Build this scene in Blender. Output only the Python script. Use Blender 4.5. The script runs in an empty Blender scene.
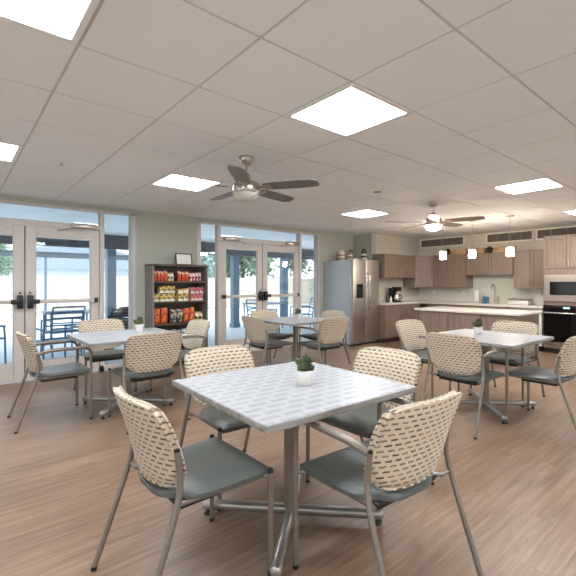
import bpy, bmesh, math, random
from mathutils import Vector, Matrix
random.seed(7)
SC = bpy.context.scene
COL = SC.collection
PI = math.pi

# ------------------------------------------------------------------ camera, world, sun, exposure
cd = bpy.data.cameras.new('camera')
cam = bpy.data.objects.new('camera', cd)
COL.objects.link(cam)
cam.location = (0, 0, 1.29)
cam.rotation_euler = (math.radians(90), 0, math.radians(-41.03))
cd.sensor_width = 36.0
cd.lens = 404.8 / 576 * 36.0
cd.shift_x = -15.0 / 576
cd.shift_y = -5.1 / 576
cd.clip_start = 0.05
SC.camera = cam

w = bpy.data.worlds.new('sky')
SC.world = w
w.use_nodes = True
wb = w.node_tree.nodes['Background']
wb.inputs['Color'].default_value = (0.86, 0.94, 1.0, 1)
wb.inputs['Strength'].default_value = 1.5

sd = bpy.data.lights.new('sun', 'SUN')
sun = bpy.data.objects.new('sun', sd)
COL.objects.link(sun)
sun.rotation_euler = (math.radians(48), 0, math.radians(-25))
sd.energy = 1.1
sd.angle = math.radians(3)
sd.color = (1.0, 0.93, 0.82)

# added fill lights in front of the two windowless walls behind the camera
def area(name, loc, rot, sx, sy, power, col):
    d = bpy.data.lights.new(name, 'AREA')
    d.shape = 'RECTANGLE'
    d.size, d.size_y = sx, sy
    d.energy = power
    d.color = col
    o = bpy.data.objects.new(name, d)
    COL.objects.link(o)
    o.location = loc
    o.rotation_euler = rot
    return o
area('fill_near', (3.2, -2.36, 1.22), (math.radians(90), 0, 0), 10.6, 2.0, 30, (0.95, 0.97, 1.0))
area('fill_back', (-2.56, 2.0, 1.22), (math.radians(90), 0, math.radians(-90)), 7.6, 2.0, 30, (0.94, 0.97, 1.0))

PANEL_E = 17.0
SC.view_settings.view_transform = 'Standard'
SC.view_settings.look = 'None'
SC.view_settings.gamma = 1.0
SC.view_settings.exposure = 1.02
SC.view_settings.use_curve_mapping = False

# ------------------------------------------------------------------ materials
def lin(c):
    return tuple(((v / 255.0) / 12.92 if v / 255.0 <= 0.04045 else ((v / 255.0 + 0.055) / 1.055) ** 2.4) for v in c) + (1.0,)

def newmat(name):
    m = bpy.data.materials.new(name)
    m.use_nodes = True
    nt = m.node_tree
    return m, nt, nt.nodes['Principled BSDF']

def nd(nt, t, **kw):
    n = nt.nodes.new(t)
    for k, v in kw.items():
        setattr(n, k, v)
    return n

def mix_rgb(nt, fac, a, b, blend='MIX'):
    n = nd(nt, 'ShaderNodeMix', data_type='RGBA', blend_type=blend)
    for sock, v in ((0, fac), (6, a), (7, b)):
        if hasattr(v, 'is_linked'):
            nt.links.new(v, n.inputs[sock])
        else:
            n.inputs[sock].default_value = v
    return n.outputs[2]

def coords(nt, scale=(1, 1, 1), kind='Object', rot=(0, 0, 0)):
    tc = nd(nt, 'ShaderNodeTexCoord')
    mp = nd(nt, 'ShaderNodeMapping')
    mp.inputs['Scale'].default_value = scale
    mp.inputs['Rotation'].default_value = rot
    nt.links.new(tc.outputs[kind], mp.inputs['Vector'])
    return mp.outputs['Vector']

def noise(nt, vec, scale, detail=3, rough=0.55):
    n = nd(nt, 'ShaderNodeTexNoise')
    n.inputs['Scale'].default_value = scale
    n.inputs['Detail'].default_value = detail
    n.inputs['Roughness'].default_value = rough
    nt.links.new(vec, n.inputs['Vector'])
    return n.outputs['Fac']

def ramp(nt, fac, stops):
    n = nd(nt, 'ShaderNodeValToRGB')
    el = n.color_ramp.elements
    while len(el) < len(stops):
        el.new(0.5)
    for e, (p, c) in zip(el, stops):
        e.position = p
        e.color = c
    nt.links.new(fac, n.inputs['Fac'])
    return n.outputs['Color']

def plain(name, rgb, rough=0.5, metal=0.0, var=0.06, nscale=30, bump=0.0, coat=0.0):
    m, nt, b = newmat(name)
    c = lin(rgb)
    v = coords(nt)
    f = noise(nt, v, nscale)
    d = tuple(x * (1 - var) for x in c[:3]) + (1,)
    l = tuple(min(1, x * (1 + var)) for x in c[:3]) + (1,)
    nt.links.new(ramp(nt, f, [(0.3, d), (0.7, l)]), b.inputs['Base Color'])
    b.inputs['Roughness'].default_value = rough
    b.inputs['Metallic'].default_value = metal
    b.inputs['Coat Weight'].default_value = coat
    if bump:
        bp = nd(nt, 'ShaderNodeBump')
        bp.inputs['Strength'].default_value = bump
        bp.inputs['Distance'].default_value = 0.002
        nt.links.new(f, bp.inputs['Height'])
        nt.links.new(bp.outputs['Normal'], b.inputs['Normal'])
    return m

def wood(name, dark, light, axis='z', rough=0.45, scale=1.0):
    m, nt, b = newmat(name)
    s = {'x': (2, 22, 22), 'y': (22, 2, 22), 'z': (22, 22, 2)}[axis]
    v = coords(nt, tuple(k * scale for k in s))
    f = noise(nt, v, 1.6, 5, 0.6)
    nt.links.new(ramp(nt, f, [(0.28, lin(dark)), (0.72, lin(light))]), b.inputs['Base Color'])
    b.inputs['Roughness'].default_value = rough
    return m

def glow(name, rgb, strength):
    m, nt, b = newmat(name)
    b.inputs['Base Color'].default_value = lin(rgb)
    b.inputs['Emission Color'].default_value = lin(rgb)
    b.inputs['Emission Strength'].default_value = strength
    b.inputs['Roughness'].default_value = 0.4
    return m

def glassmat(name, tint, gloss=1.0):
    m = bpy.data.materials.new(name)
    m.use_nodes = True
    nt = m.node_tree
    nt.nodes.clear()
    out = nd(nt, 'ShaderNodeOutputMaterial')
    tr = nd(nt, 'ShaderNodeBsdfTransparent')
    tr.inputs['Color'].default_value = tint
    gl = nd(nt, 'ShaderNodeBsdfGlossy')
    gl.inputs['Roughness'].default_value = 0.02
    fr = nd(nt, 'ShaderNodeFresnel')
    fr.inputs['IOR'].default_value = 1.4
    mu = nd(nt, 'ShaderNodeMath', operation='MULTIPLY')
    mu.inputs[1].default_value = gloss
    mx = nd(nt, 'ShaderNodeMixShader')
    nt.links.new(fr.outputs[0], mu.inputs[0])
    nt.links.new(mu.outputs[0], mx.inputs[0])
    nt.links.new(tr.outputs[0], mx.inputs[1])
    nt.links.new(gl.outputs[0], mx.inputs[2])
    nt.links.new(mx.outputs[0], out.inputs['Surface'])
    return m

def floor_mat():
    m, nt, b = newmat('vinyl_plank')
    v = coords(nt)
    br = nd(nt, 'ShaderNodeTexBrick')
    br.offset = 0.37
    br.inputs['Scale'].default_value = 1.0
    br.inputs['Brick Width'].default_value = 1.22
    br.inputs['Row Height'].default_value = 0.152
    br.inputs['Mortar Size'].default_value = 0.0012
    br.inputs['Mortar Smooth'].default_value = 0.3
    br.inputs['Color1'].default_value = (0, 0, 0, 1)
    br.inputs['Color2'].default_value = (1, 1, 1, 1)
    br.inputs['Mortar'].default_value = (0.3, 0.3, 0.3, 1)
    nt.links.new(v, br.inputs['Vector'])
    gv = coords(nt, (1.3, 20, 1))
    off = nd(nt, 'ShaderNodeVectorMath', operation='MULTIPLY_ADD')
    off.inputs[1].default_value = (9, 7, 0)
    nt.links.new(br.outputs['Color'], off.inputs[0])
    nt.links.new(gv, off.inputs[2])
    g = noise(nt, off.outputs[0], 1.5, 6, 0.62)
    g2 = noise(nt, coords(nt, (1.2, 3.0, 1)), 1.2, 2)
    base = ramp(nt, g, [(0.25, lin((112, 89, 72))), (0.5, lin((140, 115, 95))), (0.75, lin((166, 140, 119)))])
    plank = mix_rgb(nt, 0.10, base, br.outputs['Color'], 'SOFT_LIGHT')
    big = ramp(nt, g2, [(0.3, (0.86, 0.86, 0.86, 1)), (0.7, (1.08, 1.06, 1.05, 1))])
    c = mix_rgb(nt, 1.0, plank, big, 'MULTIPLY')
    seam = mix_rgb(nt, br.outputs['Fac'], c, lin((128, 107, 93)))
    nt.links.new(seam, b.inputs['Base Color'])
    rr = nd(nt, 'ShaderNodeMapRange')
    rr.inputs['To Min'].default_value = 0.30
    rr.inputs['To Max'].default_value = 0.46
    nt.links.new(g, rr.inputs['Value'])
    nt.links.new(rr.outputs[0], b.inputs['Roughness'])
    bp = nd(nt, 'ShaderNodeBump')
    bp.inputs['Strength'].default_value = 0.12
    bp.inputs['Distance'].default_value = 0.001
    nt.links.new(g, bp.inputs['Height'])
    nt.links.new(bp.outputs['Normal'], b.inputs['Normal'])
    return m

def fabric_mat():
    m, nt, b = newmat('dash_woven_fabric')
    tc = nd(nt, 'ShaderNodeTexCoord')
    nz = nd(nt, 'ShaderNodeTexNoise')
    nz.inputs['Scale'].default_value = 60
    nt.links.new(tc.outputs['UV'], nz.inputs['Vector'])
    wob = nd(nt, 'ShaderNodeVectorMath', operation='MULTIPLY_ADD')
    wob.inputs[1].default_value = (0.008, 0.007, 0)
    nt.links.new(nz.outputs['Color'], wob.inputs[0])
    nt.links.new(tc.outputs['UV'], wob.inputs[2])
    br = nd(nt, 'ShaderNodeTexBrick')
    br.offset = 0.43
    br.offset_frequency = 2
    br.inputs['Scale'].default_value = 1.0
    br.inputs['Brick Width'].default_value = 0.042
    br.inputs['Row Height'].default_value = 0.0225
    br.inputs['Mortar Size'].default_value = 0.0078
    br.inputs['Mortar Smooth'].default_value = 0.15
    br.inputs['Color1'].default_value = lin((150, 126, 108))
    br.inputs['Color2'].default_value = lin((72, 57, 53))
    br.inputs['Mortar'].default_value = lin((208, 194, 172))
    nt.links.new(wob.outputs[0], br.inputs['Vector'])
    n2 = nd(nt, 'ShaderNodeTexNoise')
    n2.inputs['Scale'].default_value = 420
    nt.links.new(tc.outputs['UV'], n2.inputs['Vector'])
    sh = ramp(nt, n2.outputs['Fac'], [(0.3, (0.82, 0.82, 0.82, 1)), (0.7, (1.05, 1.05, 1.05, 1))])
    nt.links.new(mix_rgb(nt, 1.0, br.outputs['Color'], sh, 'MULTIPLY'), b.inputs['Base Color'])
    b.inputs['Roughness'].default_value = 0.85
    b.inputs['Sheen Weight'].default_value = 0.15
    bp = nd(nt, 'ShaderNodeBump')
    bp.inputs['Strength'].default_value = 0.3
    bp.inputs['Distance'].default_value = 0.001
    nt.links.new(n2.outputs['Fac'], bp.inputs['Height'])
    nt.links.new(bp.outputs['Normal'], b.inputs['Normal'])
    return m

def laminate_mat():
    # basket weave of pale grey lozenges
    m, nt, b = newmat('woven_laminate')
    v = coords(nt)
    br = nd(nt, 'ShaderNodeTexBrick')
    br.offset = 0.5
    br.inputs['Scale'].default_value = 1.0
    br.inputs['Brick Width'].default_value = 0.118
    br.inputs['Row Height'].default_value = 0.062
    br.inputs['Mortar Size'].default_value = 0.015
    br.inputs['Mortar Smooth'].default_value = 0.25
    br.inputs['Color1'].default_value = lin((150, 153, 157))
    br.inputs['Color2'].default_value = lin((160, 162, 165))
    br.inputs['Mortar'].default_value = lin((178, 179, 181))
    nt.links.new(v, br.inputs['Vector'])
    w1 = noise(nt, coords(nt, (90, 8, 1)), 2.0, 3)
    sh = ramp(nt, w1, [(0.3, (0.93, 0.93, 0.93, 1)), (0.7, (1.03, 1.03, 1.03, 1))])
    nt.links.new(mix_rgb(nt, 1.0, br.outputs['Color'], sh, 'MULTIPLY'), b.inputs['Base Color'])
    b.inputs['Roughness'].default_value = 0.32
    return m

def speckle(name, cols, scale=26):
    m, nt, b = newmat(name)
    vo = nd(nt, 'ShaderNodeTexVoronoi')
    vo.inputs['Scale'].default_value = scale
    nt.links.new(coords(nt), vo.inputs['Vector'])
    sep = nd(nt, 'ShaderNodeSeparateColor')
    nt.links.new(vo.outputs['Color'], sep.inputs[0])
    n = len(cols)
    c = ramp(nt, sep.outputs[0], [(i / n, lin(k)) for i, k in enumerate(cols)])
    nt.nodes[-1].color_ramp.interpolation = 'CONSTANT' if hasattr(nt.nodes[-1], 'color_ramp') else None
    nt.links.new(c, b.inputs['Base Color'])
    b.inputs['Roughness'].default_value = 0.35
    return m

def leafmat(name, dark, light):
    m, nt, b = newmat(name)
    f = noise(nt, coords(nt), 9, 2)
    nt.links.new(ramp(nt, f, [(0.35, lin(dark)), (0.65, lin(light))]), b.inputs['Base Color'])
    b.inputs['Roughness'].default_value = 0.6
    b.inputs['Subsurface Weight'].default_value = 0.0
    return m

def steel_mat(name, rgb, rough, axis=(1, 1, 60)):
    m, nt, b = newmat(name)
    f = noise(nt, coords(nt, axis), 6, 3)
    c = lin(rgb)
    nt.links.new(ramp(nt, f, [(0.3, tuple(x * .9 for x in c[:3]) + (1,)), (0.7, tuple(min(1, x * 1.08) for x in c[:3]) + (1,))]), b.inputs['Base Color'])
    b.inputs['Metallic'].default_value = 1.0
    b.inputs['Roughness'].default_value = rough
    return m

M = {}
M['floor'] = floor_mat()
M['wall'] = plain('sage_paint', (178, 180, 168), 0.7, var=0.02, nscale=60)
M['wallk'] = plain('kitchen_paint', (204, 198, 184), 0.7, var=0.02, nscale=60)
M['tile'] = plain('ceiling_tile', (234, 233, 231), 0.9, var=0.025, nscale=160, bump=0.15)
M['tee'] = plain('ceiling_tee', (206, 198, 190), 0.6, var=0.02)
M['frame'] = plain('storefront_frame', (206, 198, 192), 0.4, var=0.02)
M['framecool'] = plain('aluminium_edge', (178, 186, 190), 0.35, metal=0.4, var=0.03)
M['glass'] = glassmat('door_glass', (0.93, 0.97, 1.0, 1), 2.2)
M['black'] = plain('black_plastic', (24, 24, 25), 0.4, var=0.1)
M['nickel'] = steel_mat('brushed_nickel', (178, 168, 158), 0.28)
M['chrome'] = steel_mat('chrome', (205, 205, 205), 0.12)
M['steel'] = steel_mat('stainless_front', (206, 198, 190), 0.40, (60, 60, 1))
M['fridgeside'] = plain('fridge_side_grey', (184, 192, 198), 0.30, metal=0.35, var=0.03)
M['tube'] = plain('taupe_tube', (136, 128, 120), 0.38, metal=0.5, var=0.03)
M['base'] = plain('silver_base', (168, 164, 160), 0.3, metal=0.75, var=0.03)
M['seat'] = plain('grey_vinyl', (92, 97, 94), 0.42, var=0.05, nscale=90, bump=0.08)
M['fabric'] = fabric_mat()
M['lam'] = laminate_mat()
M['edge'] = wood('grey_wood_edge', (104, 100, 98), (164, 161, 158), 'x', 0.45)
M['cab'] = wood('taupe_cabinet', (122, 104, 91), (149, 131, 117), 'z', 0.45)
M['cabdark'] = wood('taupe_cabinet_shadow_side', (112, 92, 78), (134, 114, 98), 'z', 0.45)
M['kick'] = plain('toe_kick', (70, 56, 48), 0.6)
M['quartz'] = plain('pale_quartz', (226, 220, 210), 0.25, var=0.03, nscale=80)
M['splash'] = plain('backsplash_paint', (212, 214, 202), 0.5, var=0.02)
M['walnut'] = wood('dark_walnut', (70, 55, 47), (98, 80, 70), 'x', 0.4)
M['litside_baseboard'] = wood('window_lit_gable_and_baseboard', (116, 110, 106), (142, 136, 132), 'z', 0.3)  # window reflection put into the walnut sides' colour; the baseboard shares it
M['white'] = plain('white_gloss', (232, 230, 226), 0.3, var=0.02)
M['pot'] = plain('white_pot', (226, 224, 220), 0.45, var=0.03)
M['soil'] = plain('soil', (60, 46, 36), 0.9, var=0.3, nscale=200)
M['succ'] = leafmat('succulent_green', (58, 70, 40), (120, 128, 84))
M['blade'] = wood('fan_blade', (98, 93, 89), (124, 118, 113), 'x', 0.45)
M['bladelit'] = wood('warm_lit_fan_blade', (108, 92, 80), (136, 118, 104), 'x', 0.45)  # same blade wood with warm lamp light put into the colour
M['panel'] = glow('light_diffuser', (244, 249, 255), PANEL_E)
M['bowl'] = glow('fan_bowl', (186, 180, 172), 0.03)
M['bowlon'] = glow('fan_bowl_lit', (255, 236, 214), 32.0)
M['shade'] = glow('pendant_shade', (255, 238, 220), 32.0)
M['vent'] = plain('vent_metal', (150, 138, 124), 0.5)
M['ventdark'] = plain('vent_recess', (72, 64, 56), 0.8)
M['ventframe'] = plain('vent_frame', (238, 230, 216), 0.5)
M['mwglass'] = plain('dark_oven_glass', (18, 16, 16), 0.08, var=0.1)
M['clock'] = glow('oven_clock', (170, 210, 235), 0.7)
M['coffee'] = plain('coffee_black', (22, 20, 20), 0.25)
M['bluesoap'] = plain('blue_bottle', (72, 108, 132), 0.2)
M['crate'] = wood('pale_crate', (176, 138, 100), (206, 172, 132), 'x', 0.6)
M['darkgreen'] = leafmat('dark_green_leaf', (28, 34, 18), (70, 74, 38))
M['stripe'] = plain('jar_terracotta', (158, 116, 92), 0.5)
M['cream'] = plain('jar_cream', (214, 204, 186), 0.5)
M['paper'] = plain('paper', (236, 234, 228), 0.7)
M['concrete'] = plain('patio_concrete', (214, 222, 228), 0.6, var=0.05, nscale=4)
M['patioceil'] = plain('patio_ceiling', (234, 236, 236), 0.6, var=0.04, nscale=3)
M['beam'] = plain('patio_beam', (66, 76, 84), 0.6)
M['bluepost'] = plain('slate_post', (96, 122, 142), 0.55)
M['fence'] = wood('cream_fence', (192, 178, 158), (216, 204, 186), 'z', 0.7)
M['roof'] = plain('grey_shingle', (150, 160, 170), 0.8, var=0.12, nscale=8)
M['stucco'] = plain('pale_stucco', (214, 218, 220), 0.8)
M['grass'] = leafmat('lawn', (96, 122, 70), (150, 168, 104))
M['bark'] = plain('bark', (92, 84, 76), 0.85, var=0.2)
M['leaf'] = leafmat('tree_leaf', (92, 122, 98), (158, 184, 158))
M['leaf2'] = leafmat('bluish_tree_leaf', (112, 138, 132), (176, 198, 190))
M['patiometal'] = plain('patio_blue_metal', (92, 126, 154), 0.4, metal=0.3)
M['patiodark'] = plain('patio_dark_metal', (44, 58, 74), 0.45)
M['sling'] = plain('patio_sling', (150, 178, 198), 0.7)
M['red'] = speckle('red_snack_print', [(178, 60, 42), (206, 96, 52), (196, 70, 48), (228, 204, 170)])
M['orange'] = speckle('orange_snack_print', [(208, 92, 44), (196, 70, 40), (222, 134, 66), (160, 58, 44)])
M['yellow'] = speckle('yellow_snack_print', [(210, 176, 84), (232, 226, 208), (128, 116, 70), (190, 150, 96)])
M['pink'] = speckle('pink_snack_print', [(200, 110, 110), (228, 206, 200), (168, 72, 80), (214, 160, 150)])
M['navy'] = speckle('navy_snack_print', [(44, 48, 60), (200, 190, 170), (70, 76, 96), (190, 150, 70)])
M['green'] = speckle('green_snack_print', [(120, 128, 70), (170, 170, 110), (206, 200, 160), (90, 96, 60)])
M['whiteblue'] = speckle('white_blue_snack_print', [(210, 218, 224), (150, 170, 190), (226, 226, 220), (110, 130, 156)])

# ------------------------------------------------------------------ mesh helpers
class MB:
    def __init__(s):
        s.bm = bmesh.new()
        s.uv = None

    def box(s, x0, y0, z0, x1, y1, z1, bev=0.0, seg=2):
        t = bmesh.new()
        bmesh.ops.create_cube(t, size=1)
        for v in t.verts:
            v.co = Vector(((x0 + x1) / 2 + v.co.x * (x1 - x0), (y0 + y1) / 2 + v.co.y * (y1 - y0), (z0 + z1) / 2 + v.co.z * (z1 - z0)))
        if bev:
            bmesh.ops.bevel(t, geom=list(t.edges), offset=bev, segments=seg, affect='EDGES', profile=0.5)
        s._merge(t)
        return s

    def _merge(s, t):
        me = bpy.data.meshes.new('tmp')
        t.to_mesh(me)
        t.free()
        s.bm.from_mesh(me)
        bpy.data.meshes.remove(me)

    def tube(s, pts, r, seg=10, closed=False):
        pts = [Vector(p) for p in pts]
        n = len(pts)
        rings = []
        prev = None
        for i, p in enumerate(pts):
            if closed:
                d = pts[(i + 1) % n] - pts[i - 1]
            elif i == 0:
                d = pts[1] - pts[0]
            elif i == n - 1:
                d = pts[-1] - pts[-2]
            else:
                d = (pts[i + 1] - p).normalized() + (p - pts[i - 1]).normalized()
            d.normalize()
            if prev is None:
                a = Vector((0, 0, 1)) if abs(d.z) < 0.9 else Vector((1, 0, 0))
                u = d.cross(a).normalized()
            else:
                u = (prev - d * prev.dot(d)).normalized()
            prev = u
            v = d.cross(u)
            rr = r[i] if isinstance(r, (list, tuple)) else r
            rings.append([s.bm.verts.new(p + (u * math.cos(2 * PI * k / seg) + v * math.sin(2 * PI * k / seg)) * rr) for k in range(seg)])
        m = n if closed else n - 1
        for i in range(m):
            a, b = rings[i], rings[(i + 1) % n]
            for k in range(seg):
                s.bm.faces.new((a[k], a[(k + 1) % seg], b[(k + 1) % seg], b[k]))
        if not closed:
            s.bm.faces.new(rings[0][::-1])
            s.bm.faces.new(rings[-1])
        return s

    def lathe(s, prof, seg=24, c=(0, 0, 0)):
        rings = []
        for r, z in prof:
            if r < 1e-5:
                rings.append([s.bm.verts.new((c[0], c[1], c[2] + z))])
            else:
                rings.append([s.bm.verts.new((c[0] + r * math.cos(2 * PI * k / seg), c[1] + r * math.sin(2 * PI * k / seg), c[2] + z)) for k in range(seg)])
        for a, b in zip(rings, rings[1:]):
            for k in range(seg):
                k2 = (k + 1) % seg
                if len(a) == 1 and len(b) == 1:
                    continue
                if len(a) == 1:
                    s.bm.faces.new((a[0], b[k2], b[k]))
                elif len(b) == 1:
                    s.bm.faces.new((a[k], a[k2], b[0]))
                else:
                    s.bm.faces.new((a[k], a[k2], b[k2], b[k]))
        return s

    def prism(s, poly, z0, z1):
        a = [s.bm.verts.new((x, y, z0)) for x, y in poly]
        b = [s.bm.verts.new((x, y, z1)) for x, y in poly]
        s.bm.faces.new(a[::-1])
        s.bm.faces.new(b)
        n = len(poly)
        for i in range(n):
            s.bm.faces.new((a[i], a[(i + 1) % n], b[(i + 1) % n], b[i]))
        return s

    def quad(s, *p):
        s.bm.faces.new([s.bm.verts.new(q) for q in p])
        return s

    def xform(s, mat):
        bmesh.ops.transform(s.bm, matrix=mat, verts=s.bm.verts)
        return s

    def build(s, name, mat, parent=None, smooth=True, angle=40):
        bmesh.ops.recalc_face_normals(s.bm, faces=s.bm.faces)
        me = bpy.data.meshes.new(name)
        s.bm.to_mesh(me)
        s.bm.free()
        me.materials.append(mat)
        if smooth:
            me.polygons.foreach_set('use_smooth', [True] * len(me.polygons))
            try:
                me.set_sharp_from_angle(angle=math.radians(angle))
            except Exception:
                pass
        o = bpy.data.objects.new(name, me)
        COL.objects.link(o)
        if parent:
            o.parent = parent
        return o

def arc(p0, p1, p2, n=6):
    p0, p1, p2 = Vector(p0), Vector(p1), Vector(p2)
    return [(1 - t) ** 2 * p0 + 2 * t * (1 - t) * p1 + t * t * p2 for t in [i / n for i in range(n + 1)]]

def tag(o, label, cat, group=None, kind=None):
    o['label'] = label
    o['category'] = cat
    if group:
        o['group'] = group
    if kind:
        o['kind'] = kind
    return o

def thing(name, label, cat, loc=(0, 0, 0), rz=0.0, group=None):
    o = bpy.data.objects.new(name, None)
    o.empty_display_size = 0.1
    COL.objects.link(o)
    o.location = loc
    o.rotation_euler = (0, 0, rz)
    return tag(o, label, cat, group)

def struct(o):
    o['kind'] = 'structure'
    return o

def sroot(name, loc=(0, 0, 0), rz=0.0):
    o = bpy.data.objects.new(name, None)
    COL.objects.link(o)
    o.location = loc
    o.rotation_euler = (0, 0, rz)
    return struct(o)

def dup(root, loc, rz=None, label=None, group=None):
    r = root.copy()
    COL.objects.link(r)
    r.location = loc
    if rz is not None:
        r.rotation_euler = (0, 0, rz)
    if label:
        r['label'] = label
    if group:
        r['group'] = group
    for ch in list(root.children):
        c = ch.copy()
        COL.objects.link(c)
        c.parent = r
        for g in list(ch.children):
            d = g.copy()
            COL.objects.link(d)
            d.parent = c
    return r

# ------------------------------------------------------------------ room shell
XA, XB, YA, YW, H = -2.6, 8.95, -2.4, 6.36, 2.403
XJ, YK = 7.1, 5.82
fl = struct(MB().box(XA - .2, YA - .2, -.1, XB + .2, YW + .02, 0).build('floor', M['floor'], smooth=False))

X0, Y0, T = 0.45, 1.51, 0.61
PANELS = [(X0 - T, Y0), (X0 + 2 * T, Y0), (X0 + 7 * T, Y0), (X0 + 11 * T, Y0),
          (X0 - T, Y0 + 4 * T), (X0 + 2 * T, Y0 + 4 * T), (X0 + 7 * T, Y0 + 4 * T), (X0 + 11 * T, Y0 + 4 * T),
          (X0 - T, Y0 - 4 * T), (X0 + 2 * T, Y0 - 4 * T), (X0 + 7 * T, Y0 - 4 * T), (X0 + 11 * T, Y0 - 4 * T)]
cm = MB()
cm.box(XA - .2, YA - .2, H + .012, XB + .2, YW + .2, H + .1)
pk = {(round((x - X0) / T), round((y - Y0) / T)) for x, y in PANELS[:7] + PANELS[8:]}
for i in range(-5, 15):
    for j in range(-7, 8):
        if (i, j) in pk:
            continue
        x0, y0 = X0 + i * T, Y0 + j * T
        x1, y1 = x0 + T, y0 + T
        x0, x1 = max(x0, XA), min(x1, XB)
        y0, y1 = max(y0, YA), min(y1, YW)
        if x1 - x0 < .04 or y1 - y0 < .04:
            continue
        g = .0075
        cm.box(x0 + g, y0 + g, H - .001, x1 - g, y1 - g, H + .014)
struct(cm.build('ceiling', M['tile'], smooth=False))
tm = MB()
for i in range(-5, 15):
    x = X0 + i * T
    if XA < x < XB:
        tm.box(x - .009, YA, H + .004, x + .009, YW, H + .012)
for j in range(-8, 9):
    y = Y0 + j * T
    if YA < y < YW:
        tm.box(XA, y - .009, H + .0045, XB, y + .009, H + .0125)
struct(tm.build('trim_1', M['tee'], smooth=False))

def wall_y(name, x0, x1, y0, y1, holes, mat, z1=H + .05):
    m = MB()
    xs = x0
    for hx0, hx1, hz1 in holes:
        m.box(xs, y0, 0, hx0, y1, z1)
        m.box(hx0, y0, hz1, hx1, y1, z1)
        xs = hx1
    m.box(xs, y0, 0, x1, y1, z1)
    return struct(m.build(name, mat, smooth=False))
UA = (-0.66, 2.15, 2.345)
UB = (3.15, 6.02, 2.345)
wall_y('wall_left', XA - .2, XJ, YW, YW + .16, [UA, UB], M['wall'])
struct(MB().box(XJ, YK, 0, XJ + .14, YW + .16, H + .05).build('wall_return', M['wall'], smooth=False))
struct(MB().box(XJ + .14, YK, 0, XB + .2, YK + .14, H + .05).build('wall_kitchen', M['wallk'], smooth=False))
struct(MB().box(XB, YA - .2, 0, XB + .16, YK, H + .05).build('wall_right', M['wallk'], smooth=False))
struct(MB().box(XA - .16, YA - .2, 0, XA, YW, H + .05).build('wall_back', M['wall'], smooth=False))
struct(MB().box(XA, YA - .16, 0, XB, YA, H + .05).build('wall_near', M['wall'], smooth=False))
bb = MB()
for a, b in ((2.15, 3.15), (6.02, XJ)):
    bb.box(a, YW - .012, 0, b, YW, .1)
struct(bb.build('baseboard_left', M['litside_baseboard'], smooth=False))

# ------------------------------------------------------------------ storefront doors and windows
def window_unit(n, x0, x1, d0, dg, d1, s0, s1):
    """frame with transom and two sidelights; doors fill d0..d1"""
    r = sroot('window_%d' % n, (0, YW, 0))
    f = MB()
    zt = 2.345
    def fb(a, b, c, d, y0=-.012, y1=.10):
        f.box(a, y0, b, c, y1, d, .004, 1)
    fb(x0, 0, x0 + .07, zt)
    fb(x1 - .09, 0, x1, zt)
    fb(x0, 2.315, x1, zt)
    fb(d0 - .06, 0, d0, 2.315)
    fb(d1, 0, d1 + .06, 2.315)
    fb(d0, 2.045, d1, 2.115)
    fb(x0, 0, d0, .09)
    fb(d1, 0, x1, .09)
    f.build('window_frame', M['frame'], r)
    e = MB()
    e.box(x1 - .088, -.016, .09, x1 - .06, -.010, 2.315)
    e.box(x1 - .02, -.016, .0, x1 - .004, -.010, 2.34)
    e.build('edge_strip', M['framecool'], r)
    for a, b, z0, z1 in ((x0 + .07, d0 - .06, .09, 2.315), (d1 + .06, x1 - .09, .09, 2.315), (d0, d1, 2.115, 2.315)):
        MB().box(a, .045, z0, b, .051, z1).build('glass_pane', M['glass'], r, smooth=False)
    # gasket bead round each pane
    g = MB()
    for a, b, z0, z1 in ((x0 + .07, d0 - .06, .09, 2.315), (d1 + .06, x1 - .09, .09, 2.315), (d0, d1, 2.115, 2.315)):
        g.box(a, .035, z0, a + .008, .06, z1)
        g.box(b - .008, .035, z0, b, .06, z1)
        g.box(a, .035, z0, b, .06, z0 + .008)
        g.box(a, .035, z1 - .008, b, .06, z1)
    g.build('gasket', M['framecool'], r, smooth=False)
    return r

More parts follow.
